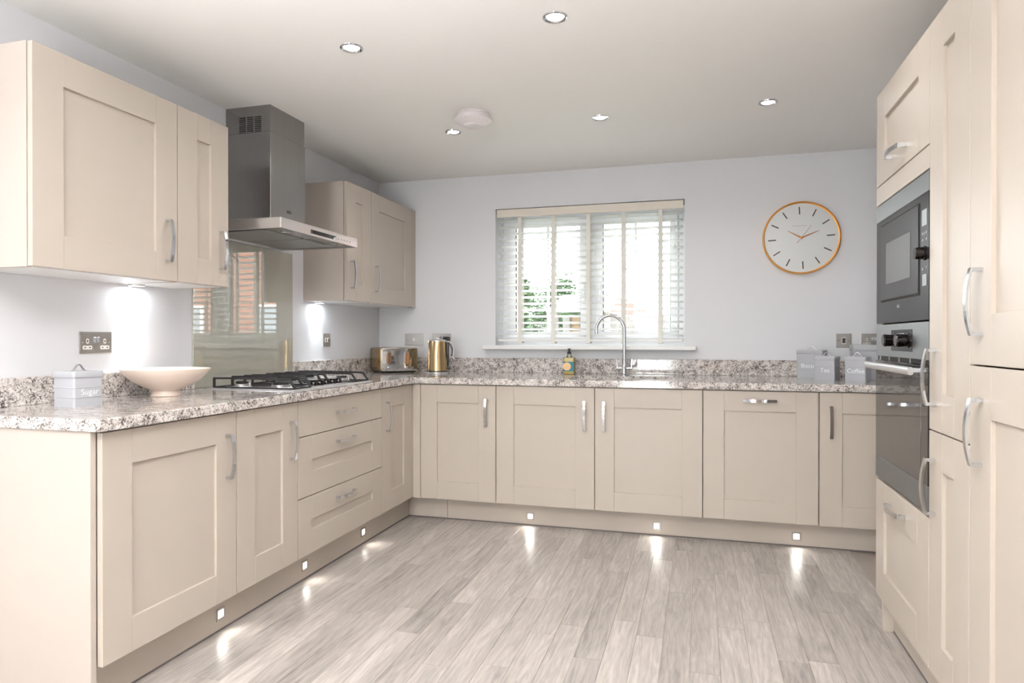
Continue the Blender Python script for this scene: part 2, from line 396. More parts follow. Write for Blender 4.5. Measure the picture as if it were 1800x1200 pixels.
# ------------------------------------------------------------------ cabinet builders (local: x to the right, y into the cabinet, z up)
def bow_handle_mesh(L=.172, w=.0155):
    bm = B(); n = 14; P = []
    for i in range(n+1):
        s = -L/2+L*i/n; d = .022+.012*(1-(2*s/L)**2)
        P.append((s, -d))
    t = .0045
    for k in range(1):
        top = [bm.verts.new((s, d-t, -w/2)) for s, d in P]; tb = [bm.verts.new((s, d-t, w/2)) for s, d in P]
        bo = [bm.verts.new((s, d+t*.3, -w/2)) for s, d in P]; bb = [bm.verts.new((s, d+t*.3, w/2)) for s, d in P]
        for i in range(n):
            bm.faces.new((top[i], top[i+1], tb[i+1], tb[i])); bm.faces.new((bo[i], bb[i], bb[i+1], bo[i+1]))
            bm.faces.new((top[i], bo[i], bo[i+1], top[i+1])); bm.faces.new((tb[i], tb[i+1], bb[i+1], bb[i]))
        bm.faces.new((top[0], tb[0], bb[0], bo[0])); bm.faces.new((top[n], bo[n], bb[n], tb[n]))
        bmesh.ops.recalc_face_normals(bm, faces=bm.faces[:])
    for s in (-1, 1):
        x = s*(L/2-.005); box(bm, x-.005, x+.005, -.0225, 0, -w/2, w/2, .001)
    return mesh('bow_handle', bm, M['chrome'], True)
HM = bow_handle_mesh(); HM2 = bow_handle_mesh(.168, .0175)
def handle(parent, x, z, vert=True, tall=False):
    return obj('handle', HM2 if tall else HM, None, parent, loc=(x, 0, z), rot=(0, PI/2 if vert else 0, 0))
ST = .110
def front(name, parent, x0, x1, z0, z1, hx=None, hz=None, vert=True, flat=False, tall=False, st=ST, gap=.0021):
    """shaker front: recessed panel with separate stiles and rails"""
    a, b_, c, d = x0+gap, x1-gap, z0+gap, z1-gap; g = .0003
    bm = B()
    if flat: box(bm, a+st+g, b_-st-g, .0, .02, c, d, .0008)
    else: box(bm, a+st-.008, b_-st+.008, .0105, .0175, c+st-.008, d-st+.008)
    o = obj(name, bm, M['cream'], parent)
    for (u, v_) in ((a, a+st), (b_-st, b_)):
        bm = B(); box(bm, u, v_, 0, .02, c, d, .0009, 1); obj('stile', bm, M['cream'], o)
    if not flat:
        for (u, v_) in ((c, c+st), (d-st, d)):
            bm = B(); box(bm, a+st+g, b_-st-g, 0, .02, u, v_, .0009, 1); obj('rail', bm, M['cream'], o)
    if hx is not None: handle(o, hx, hz, vert, tall)
    return o
def carcass(parent, w, d, z0, z1, legs=True, shelf=None, y0=.027):
    t = .018; bm = B()
    box(bm, 0.0005, t, y0, d, z0, z1); box(bm, w-t, w-.0005, y0, d, z0, z1); box(bm, t, w-t, y0, d, z0, z0+t); box(bm, t, w-t, y0, d, z1-t, z1); box(bm, t, w-t, d-.008, d, z0+t, z1-t)
    for s in (shelf or []): box(bm, t, w-t, y0+.02, d-.01, s, s+t)
    o = obj('carcass', bm, M['carcass'], parent)
    return o
def cab_left(name, label, cat, i, group=None):
    return thing(name, label, cat, (LX, LY[i], 0), PI/2, group), LY[i+1]-LY[i]
def cab_back(name, label, cat, i, j, group=None):
    return thing(name, label, cat, (BX[i], BY, 0), 0, group), BX[j]-BX[i]
GB = 'cream base cabinets'
Z0, Z1 = .15, .865
c, w = cab_left('base_cabinet', 'wide cream base cabinet at the near end of the left worktop, one panelled door', 'cabinet', 0, GB)
carcass(c, w, .60, Z0, WB-.001, shelf=[.5]); front('door', c, 0, w, Z0, Z1, w-.057, .70)
c, w = cab_left('base_cabinet', 'narrow cream base cabinet between the wide end cabinet and the three drawers', 'cabinet', 1, GB)
carcass(c, w, .60, Z0, WB-.001, shelf=[.5]); front('door', c, 0, w, Z0, Z1, w-.055, .70)
c, w = cab_left('drawer_cabinet', 'cream cabinet of three wide drawers under the gas hob', 'cabinet', 2, GB)
carcass(c, w, .60, Z0, WB-.001)
for (a, b_, hz, fl) in ((.7007, Z1, .784, True), (.4205, .7007, .640, False), (Z0, .4205, .361, False)):
    front('drawer', c, 0, w, a, b_, w/2, hz, False, fl)
c, w = cab_left('base_cabinet', 'narrow cream base cabinet right of the drawers, beside the inner corner', 'cabinet', 3, GB)
carcass(c, w, .60, Z0, WB-.001, shelf=[.5]); front('door', c, 0, w, Z0, Z1, .057, .70)
c, w = cab_back('base_cabinet', 'cream base cabinet below the kettle, leftmost on the back wall', 'cabinet', 0, 1, GB)
carcass(c, w, .70, Z0, WB-.001, shelf=[.5]); front('door', c, 0, w, Z0, Z1, w-.060, .70)
c, w = cab_back('sink_cabinet', 'wide cream sink cabinet with two doors under the window tap', 'cabinet', 1, 3, GB)
wm = BX[2]-BX[1]
t = .018; bm = B()
box(bm, .0005, t, .0225, .70, Z0, WB-.001); box(bm, w-t, w-.0005, .0225, .70, Z0, WB-.001); box(bm, t, w-t, .0225, .70, Z0, Z0+t); box(bm, t, w-t, .0225, .04, WB-.06, WB-.001)
box(bm, wm-.01, wm+.01, .0225, .04, Z0+t, WB-.06)
obj('carcass', bm, M['carcass'], c)
front('door', c, 0, wm, Z0, Z1, wm-.058, .70); front('door', c, wm, w, Z0, Z1, wm+.055, .70)
c, w = cab_back('integrated_dishwasher', 'cream panelled appliance door with a horizontal chrome handle, right of the sink cabinet', 'dishwasher', 3, 4, GB)
carcass(c, w, .60, Z0, WB-.001); front('door', c, 0.001, w-.001, Z0, Z1, w/2, .812, False, gap=.003)
c, w = cab_back('base_cabinet', 'cream base cabinet at the right end of the back wall, partly behind the oven', 'cabinet', 4, 5, GB)
carcass(c, w, .60, Z0, WB-.001, shelf=[.5]); front('door', c, 0, w, Z0, Z1, .056, .707)

# inner corner post, end panel, plinths
bm = B()
box(bm, LX-.02, LX, LY[4]+.0015, BY+.02, Z0, Z1, .0008); box(bm, LX+.001, BX[0]-.0015, BY, BY+.02, Z0, Z1, .0008)
tag(obj('corner_post', bm, M['cream']), 'slim cream corner post where the two base cabinet runs meet', 'corner post')
bm = B(); box(bm, 0.001, .600, LY[0]-.021, LY[0]-.001, 0.0, WB-.001, .0012)
tag(obj('end_panel', bm, M['carcass']), 'plain cream end panel closing the near end of the left base cabinets', 'panel')
PX = .543; PY = -.640
pl = thing('plinth', 'cream kickboard below the left base cabinets and drawers', 'plinth', (PX, LY[0]-.001, 0), PI/2, 'kickboards')
lw = PY-LY[0]
bm = B(); box(bm, 0.002, lw, 0, .016, .006, .149, .001); obj('board', bm, M['cream'], pl)
bm = B(); box(bm, 0.002, lw, -.002, .012, .0002, .0065); obj('floor_seal', bm, M['seal'], pl)
pl = thing('plinth', 'cream kickboard below the back wall base cabinets', 'plinth', (PX, PY, 0), 0, 'kickboards')
for (a, b_) in ((.001, .267-.001), (.267+.001, XR-PX-.002)):
    bm = B(); box(bm, a, b_, 0, .016, .006, .149, .001); obj('board', bm, M['cream'], pl)
bm = B(); box(bm, .001, XR-PX-.002, -.002, .012, .0002, .0065); obj('floor_seal', bm, M['seal'], pl)
def plinth_light(label, loc, rz):
    t = thing('plinth_light', label, 'light', loc, rz, 'kickboard lights')
    bm = B(); s = .024
    for (a, b_, c_, d) in ((-s, s, s-.008, s), (-s, s, -s, -s+.008), (-s, -s+.008, -s+.008, s-.008), (s-.008, s, -s+.008, s-.008)):
        box(bm, a, b_, -.004, 0, c_, d, .0006)
    obj('bezel', bm, M['plate'], t)
    bm = B(); box(bm, -s+.010, s-.010, -.0025, 0, -s+.010, s-.010); obj('lens', bm, M['led2'], t)
    lamp('glow', 'AREA', (0, -.008, .0), PLINTH_W, (1, .95, .86), t, rot=(math.radians(-68), 0, 0), shape='SQUARE', size=.026, spread=math.radians(120))
    return t
for y, l in ((-2.40, 'small square floor-level light in the left kickboard, nearest the camera'), (-1.824, 'small square kickboard light below the left edge of the drawers'), (-1.254, 'small square kickboard light below the right end of the drawers')):
    plinth_light(l, (PX, y, .066), PI/2)
for x, l in ((1.354, 'small square kickboard light below the left sink door'), (2.116, 'small square kickboard light below the right sink door'), (2.874, 'small square kickboard light below the appliance door right of the sink')):
    plinth_light(l, (x, PY, .055), 0)

# ------------------------------------------------------------------ worktops
XF = .645; YFr = BY-.022
bm = B()
box(bm, .001, XF, LY[0]-.03, YFr+.0, WB, WT, .003, 2)
tag(obj('worktop', bm, M['granite']), 'speckled granite worktop along the left wall, carrying hob and bowl', 'worktop')
# back run with the sink cut-out and the drainer grooves
SX0, SX1, SY0, SY1 = 1.58, 2.20, -.64, -.27
bm = B()
xs = [0.001, SX0, SX1, XR-.001]; 
g = .0
box(bm, .001, XF, YFr+.0005, -.001, WB, WT)                       # corner square
box(bm, XF, 1.02, YFr, -.001, WB, WT); box(bm, SX1, XR-.001, YFr, -.001, WB, WT)
box(bm, 1.02, SX1, YFr, SY0, WB, WT); box(bm, 1.02, SX1, SY1, -.001, WB, WT)
box(bm, 1.02, SX0, SY0, SY1, WB, WT-.004)
n = 8; wv_ = (SY1-SY0)/n
for i in range(n): box(bm, 1.02, SX0, SY0+i*wv_+(.004 if i else 0), SY0+(i+1)*wv_-(.004 if i < n-1 else 0), WT-.004, WT)
bmesh.ops.remove_doubles(bm, verts=bm.verts[:], dist=.00001)
tag(obj('worktop', bm, M['granite']), 'speckled granite worktop along the back wall, with the sink cut-out and drainer grooves', 'worktop')
# upstands
UZ = 1.010
bm = B(); box(bm, .001, .021, LY[0]-.03, -1.943, WT, UZ, .002); tag(obj('upstand', bm, M['granite']), 'speckled granite upstand behind the sugar tin and bowl', 'upstand', 'granite upstands')
bm = B(); box(bm, .001, .021, -1.128, -.022, WT, UZ, .002); tag(obj('upstand', bm, M['granite']), 'speckled granite upstand on the left wall between glass panel and corner', 'upstand', 'granite upstands')
bm = B(); box(bm, .001, XR-.001, -.021, -.001, WT, UZ, .002); tag(obj('upstand', bm, M['granite']), 'long speckled granite upstand below the window', 'upstand', 'granite upstands')
# sink bowl
bm = B(); d = .18
def ringq(bm, x0, x1, y0, y1, z, r=.05):
    P = []
    for (cx, cy, s) in ((x1-r, y1-r, 0), (x0+r, y1-r, PI/2), (x0+r, y0+r, PI), (x1-r, y0+r, 1.5*PI)):
        for i in range(5):
            t = s+PI/2*i/4; P.append(bm.verts.new((cx+r*math.cos(t), cy+r*math.sin(t), z)))
    return P
R = [ringq(bm, SX0-.02, SX1+.02, SY0-.02, SY1+.02, WB-.002, .03), ringq(bm, SX0+.003, SX1-.003, SY0+.003, SY1-.003, WB-.002), ringq(bm, SX0+.01, SX1-.01, SY0+.01, SY1-.01, WB-d), ringq(bm, SX0+.04, SX1-.04, SY0+.04, SY1-.04, WB-d-.01)]
for a, b_ in zip(R, R[1:]):
    for i in range(20): bm.faces.new((a[i], a[(i+1) % 20], b_[(i+1) % 20], b_[i]))
bm.faces.new(R[-1]); bmesh.ops.recalc_face_normals(bm, faces=bm.faces[:])
sk = obj('sink', bm, M['steel2'], smooth=True); tag(sk, 'stainless steel bowl set under the granite in front of the tap', 'sink')
bm = B(); lathe(bm, [(.045, 0), (.045, .003), (.03, .004), (.028, .001)], 24, ((SX0+SX1)/2, (SY0+SY1)/2, WB-d-.0098)); obj('drain', bm, M['chrome'], sk, True)

# tap
tp = thing('mixer_tap', 'tall chrome swan-neck mixer tap below the window', 'tap', (1.880, -.195, WT))
bm = B(); lathe(bm, [(.027, 0), (.027, .006), (.020, .010), (.018, .03), (.0165, .105), (.0125, .112), (.0125, .116)], 24); obj('body', bm, M['chrome'], tp, True)
bm = B(); R_ = .092; pts = [(0, 0, .112), (0, 0, .2), (0, 0, .27)]
dx, dy = -.985, -.17
for i in range(1, 17):
    t = PI*(i/16)*1.08; s = R_*(1-math.cos(t)); pts.append((dx*s, dy*s, .297+R_*1.08*math.sin(t)))
pts.insert(3, (0, 0, .297))
sweep(bm, pts, .0118, 14); obj('spout', bm, M['chrome'], tp, True)
for s in (-1, 1):
    bm = B(); cyl(bm, (s*.012, 0, .047), (s*.052, 0, .047), .010, 14); lathe(bm, [(.006, .0), (.009, .002), (.009, .02), (.006, .024)], 14, (s*.046, 0, .045)); cyl(bm, (s*.046, 0, .06), (s*.050, 0, .105), .0042, 10, .005)
    obj('lever', bm, M['chrome'], tp, True)

# ------------------------------------------------------------------ splashback
bm = B(); box(bm, .001, .009, -1.940, -1.131, WT+.001, 1.655, .001)
tag(obj('glass_splashback', bm, M['splash']), 'grey-green glossy glass splashback on the left wall behind the hob', 'splashback')

# ------------------------------------------------------------------ wall cabinets
GW = 'cream wall cabinets'; DX = .3015; WZ0, WZ1 = 1.381, 2.107
def wall_cab(label, y0, y1, hx, nodoor=None):
    t = thing('wall_cabinet', label, 'cabinet', (DX, y0, WZ0), PI/2, GW); w = y1-y0
    t_ = .018; bm = B(); y0_ = .0225; d = DX-.001
    box(bm, 0, t_, y0_, d, .0, WZ1-WZ0, .0005); box(bm, w-t_, w, y0_, d, .0, WZ1-WZ0, .0005); box(bm, t_, w-t_, y0_, d, WZ1-WZ0-t_, WZ1-WZ0); box(bm, t_, w-t_, d-.01, d, .02, WZ1-WZ0-t_); box(bm, t_, w-t_, y0_+.02, d-.011, .35, .368)
    obj('carcass', bm, M['carcass'], t)
    bm = B(); box(bm, t_, w-t_, y0_, d, 0, .018); obj('base_board', bm, M['white'], t)
    front('door', t, 0, w, 0, WZ1-WZ0, hx if hx > 0 else w+hx, 1.541-WZ0)
    return t
wall_cab('large cream wall cabinet at the upper left, nearest the camera', -2.9702, -2.3547, -.060)
wall_cab('narrow cream wall cabinet just left of the steel extractor hood', -2.3547, -2.0497, -.056)
wall_cab('narrow cream wall cabinet just right of the steel extractor hood', -1.0066, -.6949, .050)
wall_cab('wide cream wall cabinet in the corner, right of the hood', -.6949, -.0704, .056)
bm = B(); box(bm, DX-.02, DX, -.0688, -.001, WZ0, WZ1, .0008); tag(obj('filler_strip', bm, M['cream']), 'slim cream filler strip between the corner wall cabinet and the back wall', 'filler panel')
def under_light(label, x, y):
    t = thing('undercabinet_light', label, 'light', (x, y, WZ0), 0, 'round lights below wall cabinets')
    bm = B(); lathe(bm, [(.033, 0), (.033, -.006), (.029, -.008), (.026, -.006)], 32); obj('bezel', bm, M['steel2'], t, True)
    bm = B(); lathe(bm, [(.025, -.0055), (.025, -.0065)], 32); obj('lens', bm, M['led'], t)
    lamp('glow', 'SPOT', (-.004, 0, -.010), UNDER_W*9, (.90, .97, 1), t, shadow_soft_size=.024, spot_size=math.radians(70), spot_blend=1)
    lamp('glow', 'AREA', (0, 0, -.012), UNDER_W*.8, (.90, .97, 1), t, shape='DISK', size=.05)
under_light('round light under the large upper-left wall cabinet', .036, -2.30)
under_light('round light under the wall cabinets right of the hood', .036, -.875)

# ------------------------------------------------------------------ extractor hood
HY0, HY1 = -1.942, -1.237; HD = .50
hd = thing('extractor_hood', 'brushed stainless steel chimney extractor hood above the gas hob', 'extractor hood', (0, 0, 1.662))
bm = B()
t = .0015
# body shell: top, front, sides, with an open underside holding the tray
box(bm, .002, HD, HY0, HY1, .046, .050, .001); box(bm, HD-.004, HD, HY0, HY1, 0, .0465, .001)
box(bm, .002, HD-.004, HY0, HY0+.004, 0, .0465, .001); box(bm, .002, HD-.004, HY1-.004, HY1, 0, .0465, .001); box(bm, .002, .006, HY0+.004, HY1-.004, 0, .0465)
obj('canopy', bm, M['steel2'], hd)
bm = B(); 
box(bm, .006, HD-.004, HY0+.004, HY1-.004, .006, .010)
obj('tray', bm, M['steel'], hd)
for (a, b_) in ((HY0+.06, -1.595), (-1.585, HY1-.06)):
    bm = B(); box(bm, .05, .38, a, b_, .001, .006, .001); obj('grease_filter', bm, M['grease_filter'], hd)
for y in (-1.80, -1.60, -1.38):
    bm = B(); lathe(bm, [(.028, .006), (.028, .003), (.02, .002)], 24, (.43, y, 0)); obj('hood_lamp', bm, M['lcd'], hd, True)
bm = B(); box(bm, .0, HD, -1.711, -1.467, 0, 0); bm.free()
bm = B(); box(bm, HD, HD+.0015, -1.700, -1.462, .010, .030, .0003); pn = obj('control_panel', bm, M['ovenglass'], hd)
for i in range(5):
    bm = B(); y = -1.46+.03*i+.02; lathe(bm, [(.004, HD), (.004, HD+.001)], 10, (0, y, .020), 'X'); obj('button', bm, M['steel'], hd)
CY0, CY1, CX = -1.702, -1.396, .27
bm = B(); box(bm, .001, CX, CY0, CY1, .050, 2.200-1.662, .0015); ch = obj('chimney', bm, M['steel'], hd)
bm = B(); box(bm, .001, CX-.003, CY0+.003, CY1-.003, 2.200-1.662, CEIL-1.662-.0005, .001); uc = obj('upper_chimney', bm, M['steel'], hd)
bm = B()
for k in range(3):
    for r_ in range(9):
        xa = .083+.046*k; z = 2.197-1.662+.0098*r_
        box(bm, xa, xa+.038, CY0+.0015, CY0+.0035, z, z+.0055)
v = obj('vent_slots', bm, M['dark'], uc); v['label'] = 'black ventilation slots in three columns'
text('lettering', 'AEG', .022, M['blackprint'], ch, (CX+.0006, -1.545, 1.816-1.662), (PI/2, 0, PI/2))

# ------------------------------------------------------------------ gas hob
HX0, HX1, OY0, OY1 = .075, .568, -1.945, -1.185
hb = thing('gas_hob', 'five-burner stainless steel gas hob with black pan supports in the left worktop', 'hob', (0, 0, WT))
bm = B(); box(bm, HX0, HX1, OY0, OY1, 0, .005, .002, 2); obj('hob_plate', bm, M['steel2'], hb)
def grate(ys, xe, slope):
    bm = B(); s = .0048
    sec = [(-s, -s), (s, -s), (s, s), (-s, s)]
    for y in ys:
        sweep(bm, [(.10, y, .007), (.10, y, .049)], s, closed_section=sec)
        pts = [(.098, y, .050), (.20, y, .052), (xe-.06, y, .050), (xe-.03, y, .047), (xe, y, .008)]
        sweep(bm, pts, s, closed_section=sec)
        box(bm, .098, xe, y-s, y+s, .0052, .0105)
    a, b_ = min(ys), max(ys)
    for x in (.10, xe-.004): box(bm, x-s, x+s, a, b_, .0052, .0105)
    if len(ys) == 2:
        for x in (.205, .37): box(bm, x-.004, x+.004, a, b_, .044, .053)
    else:
        for x in (.15, .38): box(bm, x-.004, x+.004, a, b_, .044, .053)
    return bm
for ys, xe in (((-1.905, -1.775), .548), ((-1.682, -1.62, -1.50, -1.435), .44), ((-1.330, -1.205), .548)):
    obj('pan_support', grate(ys, xe, 1), M['iron'], hb)
for (x, y, r_) in ((.20, -1.83, .034), (.42, -1.83, .045), (.27, -1.56, .062), (.20, -1.27, .045), (.42, -1.27, .034)):
    bm = B(); lathe(bm, [(r_*1.35, .005), (r_*1.3, .009), (r_, .012), (r_, .020), (r_*.92, .022)], 28, (x, y, 0)); bn = obj('burner', bm, M['steel2'], hb, True)
    bm = B(); lathe(bm, [(r_*.78, .022), (r_*.85, .024), (r_*.85, .030), (r_*.7, .033), (0.001, .033)], 28, (x, y, 0)); obj('burner_cap', bm, M['iron'], bn, True)
    bm = B(); cyl(bm, (x+r_*1.1, y+.01, .006), (x+r_*1.1, y+.01, .026), .0025, 8); obj('igniter', bm, M['pinwhite'], bn)
for i in range(5):
    y = -1.700+.059*i
    bm = B(); lathe(bm, [(.023, .005), (.023, .007), (.019, .009)], 24, (.515, y, 0)); k = obj('knob_ring', bm, M['steel2'], hb, True)
    bm = B(); lathe(bm, [(.0175, .009), (.0165, .026), (.015, .028), (.001, .028)], 24, (.515, y, 0)); box(bm, .500, .530, y-.003, y+.003, .026, .031, .001); obj('knob', bm, M['knob'], k, True)

# ------------------------------------------------------------------ tall units on the right
def tall(name, label, cat, i, j, group='cream tall units'):
    return thing(name, label, cat, (RX, RY[i], 0), -PI/2, group), RY[i]-RY[j]
TZ = 2.097
c, w = tall('oven_cabinet', 'tall cream cabinet housing the microwave and oven, with a drawer below', 'cabinet', 0, 1)
t = .016; bm = B(); y0 = .0225; d = .60
box(bm, 0, t, y0, d, Z0, TZ); box(bm, w-t, w, y0, d, Z0, TZ); box(bm, t, w-t, y0, d, Z0, Z0+t); box(bm, t, w-t, y0, d, TZ-t, TZ)
box(bm, t, w-t, y0, d, .600, .613); box(bm, t, w-t, y0, d, 1.664, 1.680); box(bm, t, w-t, d-.01, d, Z0, TZ); box(bm, t, w-t, y0+.03, d-.01, 1.2005, 1.2035)
obj('carcass', bm, M['carcass'], c)
front('drawer', c, 0, w, Z0, .607, w/2-.01, .546, False)
front('door', c, 0, w, 1.738, TZ, w/2-.01, 1.803, False)
bm = B(); box(bm, .0015, w-.0015, 0, .02, 1.6655, 1.7355, .0009); obj('filler_board', bm, M['cream'], c)
c, w2 = tall('larder_cabinet', 'tall narrow cream larder cabinet beside the oven, two doors one above the other', 'cabinet', 1, 2)
carcass(c, w2, .60, Z0, TZ, shelf=[.5, 1.2, 1.6])
front('door', c, 0, w2, Z0, .8755, .050, .7125, True, tall=True); front('door', c, 0, w2, .8755, TZ, .058, 1.036, True, tall=True)
c, w3 = tall('fridge_cabinet', 'tall wide cream fridge cabinet at the right edge, nearest the camera', 'cabinet', 2, 3)
carcass(c, w3, .60, Z0, TZ, shelf=[1.05])
front('door', c, 0, w3, Z0, 1.082, .074, .918, True, tall=True, st=.125); front('door', c, 0, w3, 1.082, TZ, .074, 1.240, True, tall=True, st=.125)
bm = B(); box(bm, RX+.026, RX+.622, RY[0]+.001, RY[0]+.019, 0, TZ, .0012)
tag(obj('tall_end_panel', bm, M['cream']), 'cream end panel on the window side of the oven cabinet', 'panel', 'tall end panels')
bm = B(); box(bm, RX+.0, RX+.622, RY[3]-.021, RY[3]-.001, 0, TZ, .0012)
tag(obj('tall_end_panel', bm, M['cream']), 'cream end panel on the near side of the fridge cabinet', 'panel', 'tall end panels')
pl = thing('plinth', 'cream kickboard below the tall oven and fridge cabinets on the right', 'plinth', (3.090, RY[0]-.001, 0), -PI/2, 'kickboards')
bm = B(); box(bm, 0, RY[0]-RY[3]-.002, 0, .016, .006, .147, .001); obj('board', bm, M['cream'], pl)
bm = B(); box(bm, 0, RY[0]-RY[3]-.002, -.002, .012, .0002, .0065); obj('floor_seal', bm, M['seal'], pl)

# microwave (local: x along the front, y into the cabinet)
mw = thing('microwave', 'built-in graphite microwave in the tall cabinet, above the oven', 'microwave', (RX, RY[0], 1.2045), -PI/2); o0 = 1.2045
W_ = RY[0]-RY[1]
bm = B(); box(bm, .004, W_-.004, 0, .021, 0.002, 1.598-o0, .001); box(bm, .03, W_-.03, .021, .45, .01, .44); obj('body', bm, M['microfront'], mw)
bm = B(); box(bm, .004, W_-.004, 0, .021, 1.5985-o0, 1.661-o0, .001); tb = obj('trim_band', bm, M['microband'], mw)
bm = B()
for (a, b_, c_, d) in ((.074, .534, 1.572, 1.577), (.074, .534, 1.286, 1.293), (.074, .079, 1.293, 1.572), (.529, .534, 1.293, 1.572)): box(bm, a, b_, -.0012, 0.0004, c_-o0, d-o0)
for i in range(12): box(bm, .10+.034*i, .122+.034*i, -.0022, -.001, 1.288-o0, 1.2915-o0)
obj('door_gap', bm, M['dark'], mw)
bm = B(); box(bm, .079, .529, -.0035, 0, 1.293-o0, 1.572-o0, .001); dr = obj('door', bm, M['microdoor'], mw)
bm = B(); box(bm, .155, .448, -.0045, -.0035, 1.350-o0, 1.500-o0, .0004); obj('door_window', bm, M['microwin'], dr)
bm = B(); box(bm, .556, .602, -.001, 0, 1.498-o0, 1.548-o0, .0003); obj('display', bm, M['lcd'], mw)
for z in (1.478, 1.463, 1.447, 1.352+.02, 1.36):
    pass
for (x, z) in ((.562, 1.475), (.580, 1.475), (.598, 1.475), (.562, 1.455), (.598, 1.455), (.562, 1.365), (.598, 1.368)):
    bm = B(); box(bm, x-.004, x+.004, -.0008, 0, z-.0035-o0, z+.0035-o0); obj('button', bm, M['print'], mw)
bm = B(); lathe(bm, [(.022, 0), (.022, -.004), (.019, -.006), (.018, -.026), (.016, -.028), (.001, -.028)], 28, (.580, 0, 1.413-o0), 'Y'); obj('knob', bm, M['knob'], mw, True)
bm = B(); box(bm, .562, .602, -.0012, 0, 1.312-o0, 1.348-o0, .0004); obj('door_button', bm, M['microband'], mw)
text('lettering', 'AEG', .016, M['print'], mw, (.30, -.0006, 1.262-o0), (PI/2, 0, 0))
# oven
ov = thing('oven', 'built-in steel and black glass oven below the microwave', 'oven', (RX, RY[0], .6135), -PI/2); o1 = .6135
bm = B(); box(bm, .004, W_-.004, 0, .021, 1.083-o1, 1.2020-o1, .0015); box(bm, .03, W_-.03, .021, .5, .003, .58); obj('body', bm, M['microband'], ov)
bm = B(); box(bm, .010, W_-.010, .004, .020, 1.068-o1, 1.083-o1); 
obj('vent', bm, M['dark'], ov)
bm = B()
for i in range(5): box(bm, .05+.125*i, .056+.125*i, .001, .006, 1.068-o1, 1.083-o1)
obj('vent_fin', bm, M['steel2'], ov)
bm = B(); box(bm, .004, W_-.004, -.002, .020, .700-o1, 1.067-o1, .0015); dr = obj('door', bm, M['ovenglass'], ov)
bm = B(); box(bm, .07, W_-.07, -.0026, -.0019, .720-o1, .985-o1); obj('door_window', bm, M['ovenwin'], dr)
bm = B(); box(bm, .004, W_-.004, -.002, .020, .002, .699-o1, .0015); x = obj('kick_strip', bm, M['microband'], ov)
bm = B(); rbox(bm, .035, W_-.03, -.050, -.034, 1.036-o1, 1.062-o1, .0075, 4, 'X')
for a in (.09, W_-.10): box(bm, a-.008, a+.008, -.036, -.001, 1.042-o1, 1.056-o1, .001)
obj('handle', bm, M['steel2'], dr, True)
bm = B(); box(bm, .215, .460, -.0012, 0, 1.106-o1, 1.180-o1, .0003); dp = obj('control_panel', bm, M['microfront'], ov)
bm = B(); box(bm, .300, .375, -.002, -.001, 1.140-o1, 1.168-o1, .0002); obj('display', bm, M['lcd'], dp)
for x in (.262, .418):
    bm = B(); lathe(bm, [(.024, 0), (.024, -.004), (.0205, -.006), (.022, -.036), (.019, -.040), (.001, -.040)], 28, (x, 0, 1.143-o1), 'Y'); obj('knob', bm, M['knob'], ov, True)
text('lettering', 'AEG', .014, M['print'], ov, (.335, -.0006, 1.190-o1), (PI/2, 0, 0))

# ------------------------------------------------------------------ sockets and switches (local: plate faces -Y)
def plate(name, label, loc, rz, w=.147, h=.088, kind='double'):
    t = thing(name, label, 'socket' if kind in ('double', 'single') else 'switch', loc, rz, 'steel wall plates')
    bm = B(); box(bm, -w/2, w/2, -.006, 0, -h/2, h/2, .002, 2); obj('face_plate', bm, M['plate'], t)
    def screw(x):
        bm = B(); lathe(bm, [(.0035, -.006), (.0035, -.0068)], 10, (x, 0, 0), 'Y'); obj('screw', bm, M['chrome'], t)
    if kind in ('double', 'single'):
        for s in ((-1, 1) if kind == 'double' else (0,)):
            cx = s*.040
            bm = B(); rbox(bm, cx-.006, cx+.006, -.0068, -.005, -.004, .016, .004, 3, 'Y'); ins = obj('socket_insert', bm, M['pinwhite'], t)
            bm = B(); box(bm, cx-.002, cx+.002, -.0072, -.0066, .002, .011); obj('pin_slot', bm, M['dark'], ins)
            bm = B(); rbox(bm, cx-.021, cx+.021, -.0068, -.005, -.027, -.012, .004, 3, 'Y'); ins = obj('socket_insert', bm, M['pinwhite'], t)
            for q in (-1, 1):
                bm = B(); box(bm, cx+q*.011-.0035, cx+q*.011+.0035, -.0072, -.0066, -.0215, -.0175); obj('pin_slot', bm, M['dark'], ins)
        for s in (-1, 1):
            bm = B(); box(bm, s*.008-.006, s*.008+.006, -.010, -.005, .002, .022, .001); obj('rocker', bm, M['chrome'], t)
        for s in (-1, 1): screw(s*(w/2-.012))
    elif kind == 'twin':
        for s in (-1, 1):
            bm = B(); box(bm, s*.013-.009, s*.013+.009, -.0072, -.005, -.015, .015, .0005); bz = obj('rocker_frame', bm, M['pinwhite'], t)
            bm = B(); box(bm, s*.013-.005, s*.013+.005, -.012, -.006, -.010, .010, .001, rot=Matrix.Rotation(.15, 3, 'X')); obj('rocker', bm, M['chrome'], bz)
    elif kind == 'switch':
        bm = B(); box(bm, -.012, .012, -.0072, -.005, -.021, .021, .0005); bz = obj('rocker_frame', bm, M['pinwhite'], t)
        bm = B(); box(bm, -.009, .009, -.010, -.006, -.016, .016, .001, rot=Matrix.Rotation(.1, 3, 'X')); obj('rocker', bm, M['marks'], bz)
        for s in (-1, 1): screw(s*(w/2-.014))
    elif kind == 'spur':
        bm = B(); rbox(bm, -.009, .009, -.010, -.005, -.013, .013, .006, 4, 'Y'); obj('rocker', bm, M['pinwhite'], t)
        for s in (-1, 1): screw(s*(w/2-.020))
    return t
plate('double_socket', 'double steel socket on the left wall above the sugar tin', (0, -2.470, 1.133), PI/2)
plate('light_switch', 'small steel twin switch plate on the left wall, right of the glass splashback', (0, -.748, 1.140), PI/2, .088, .086, 'twin')
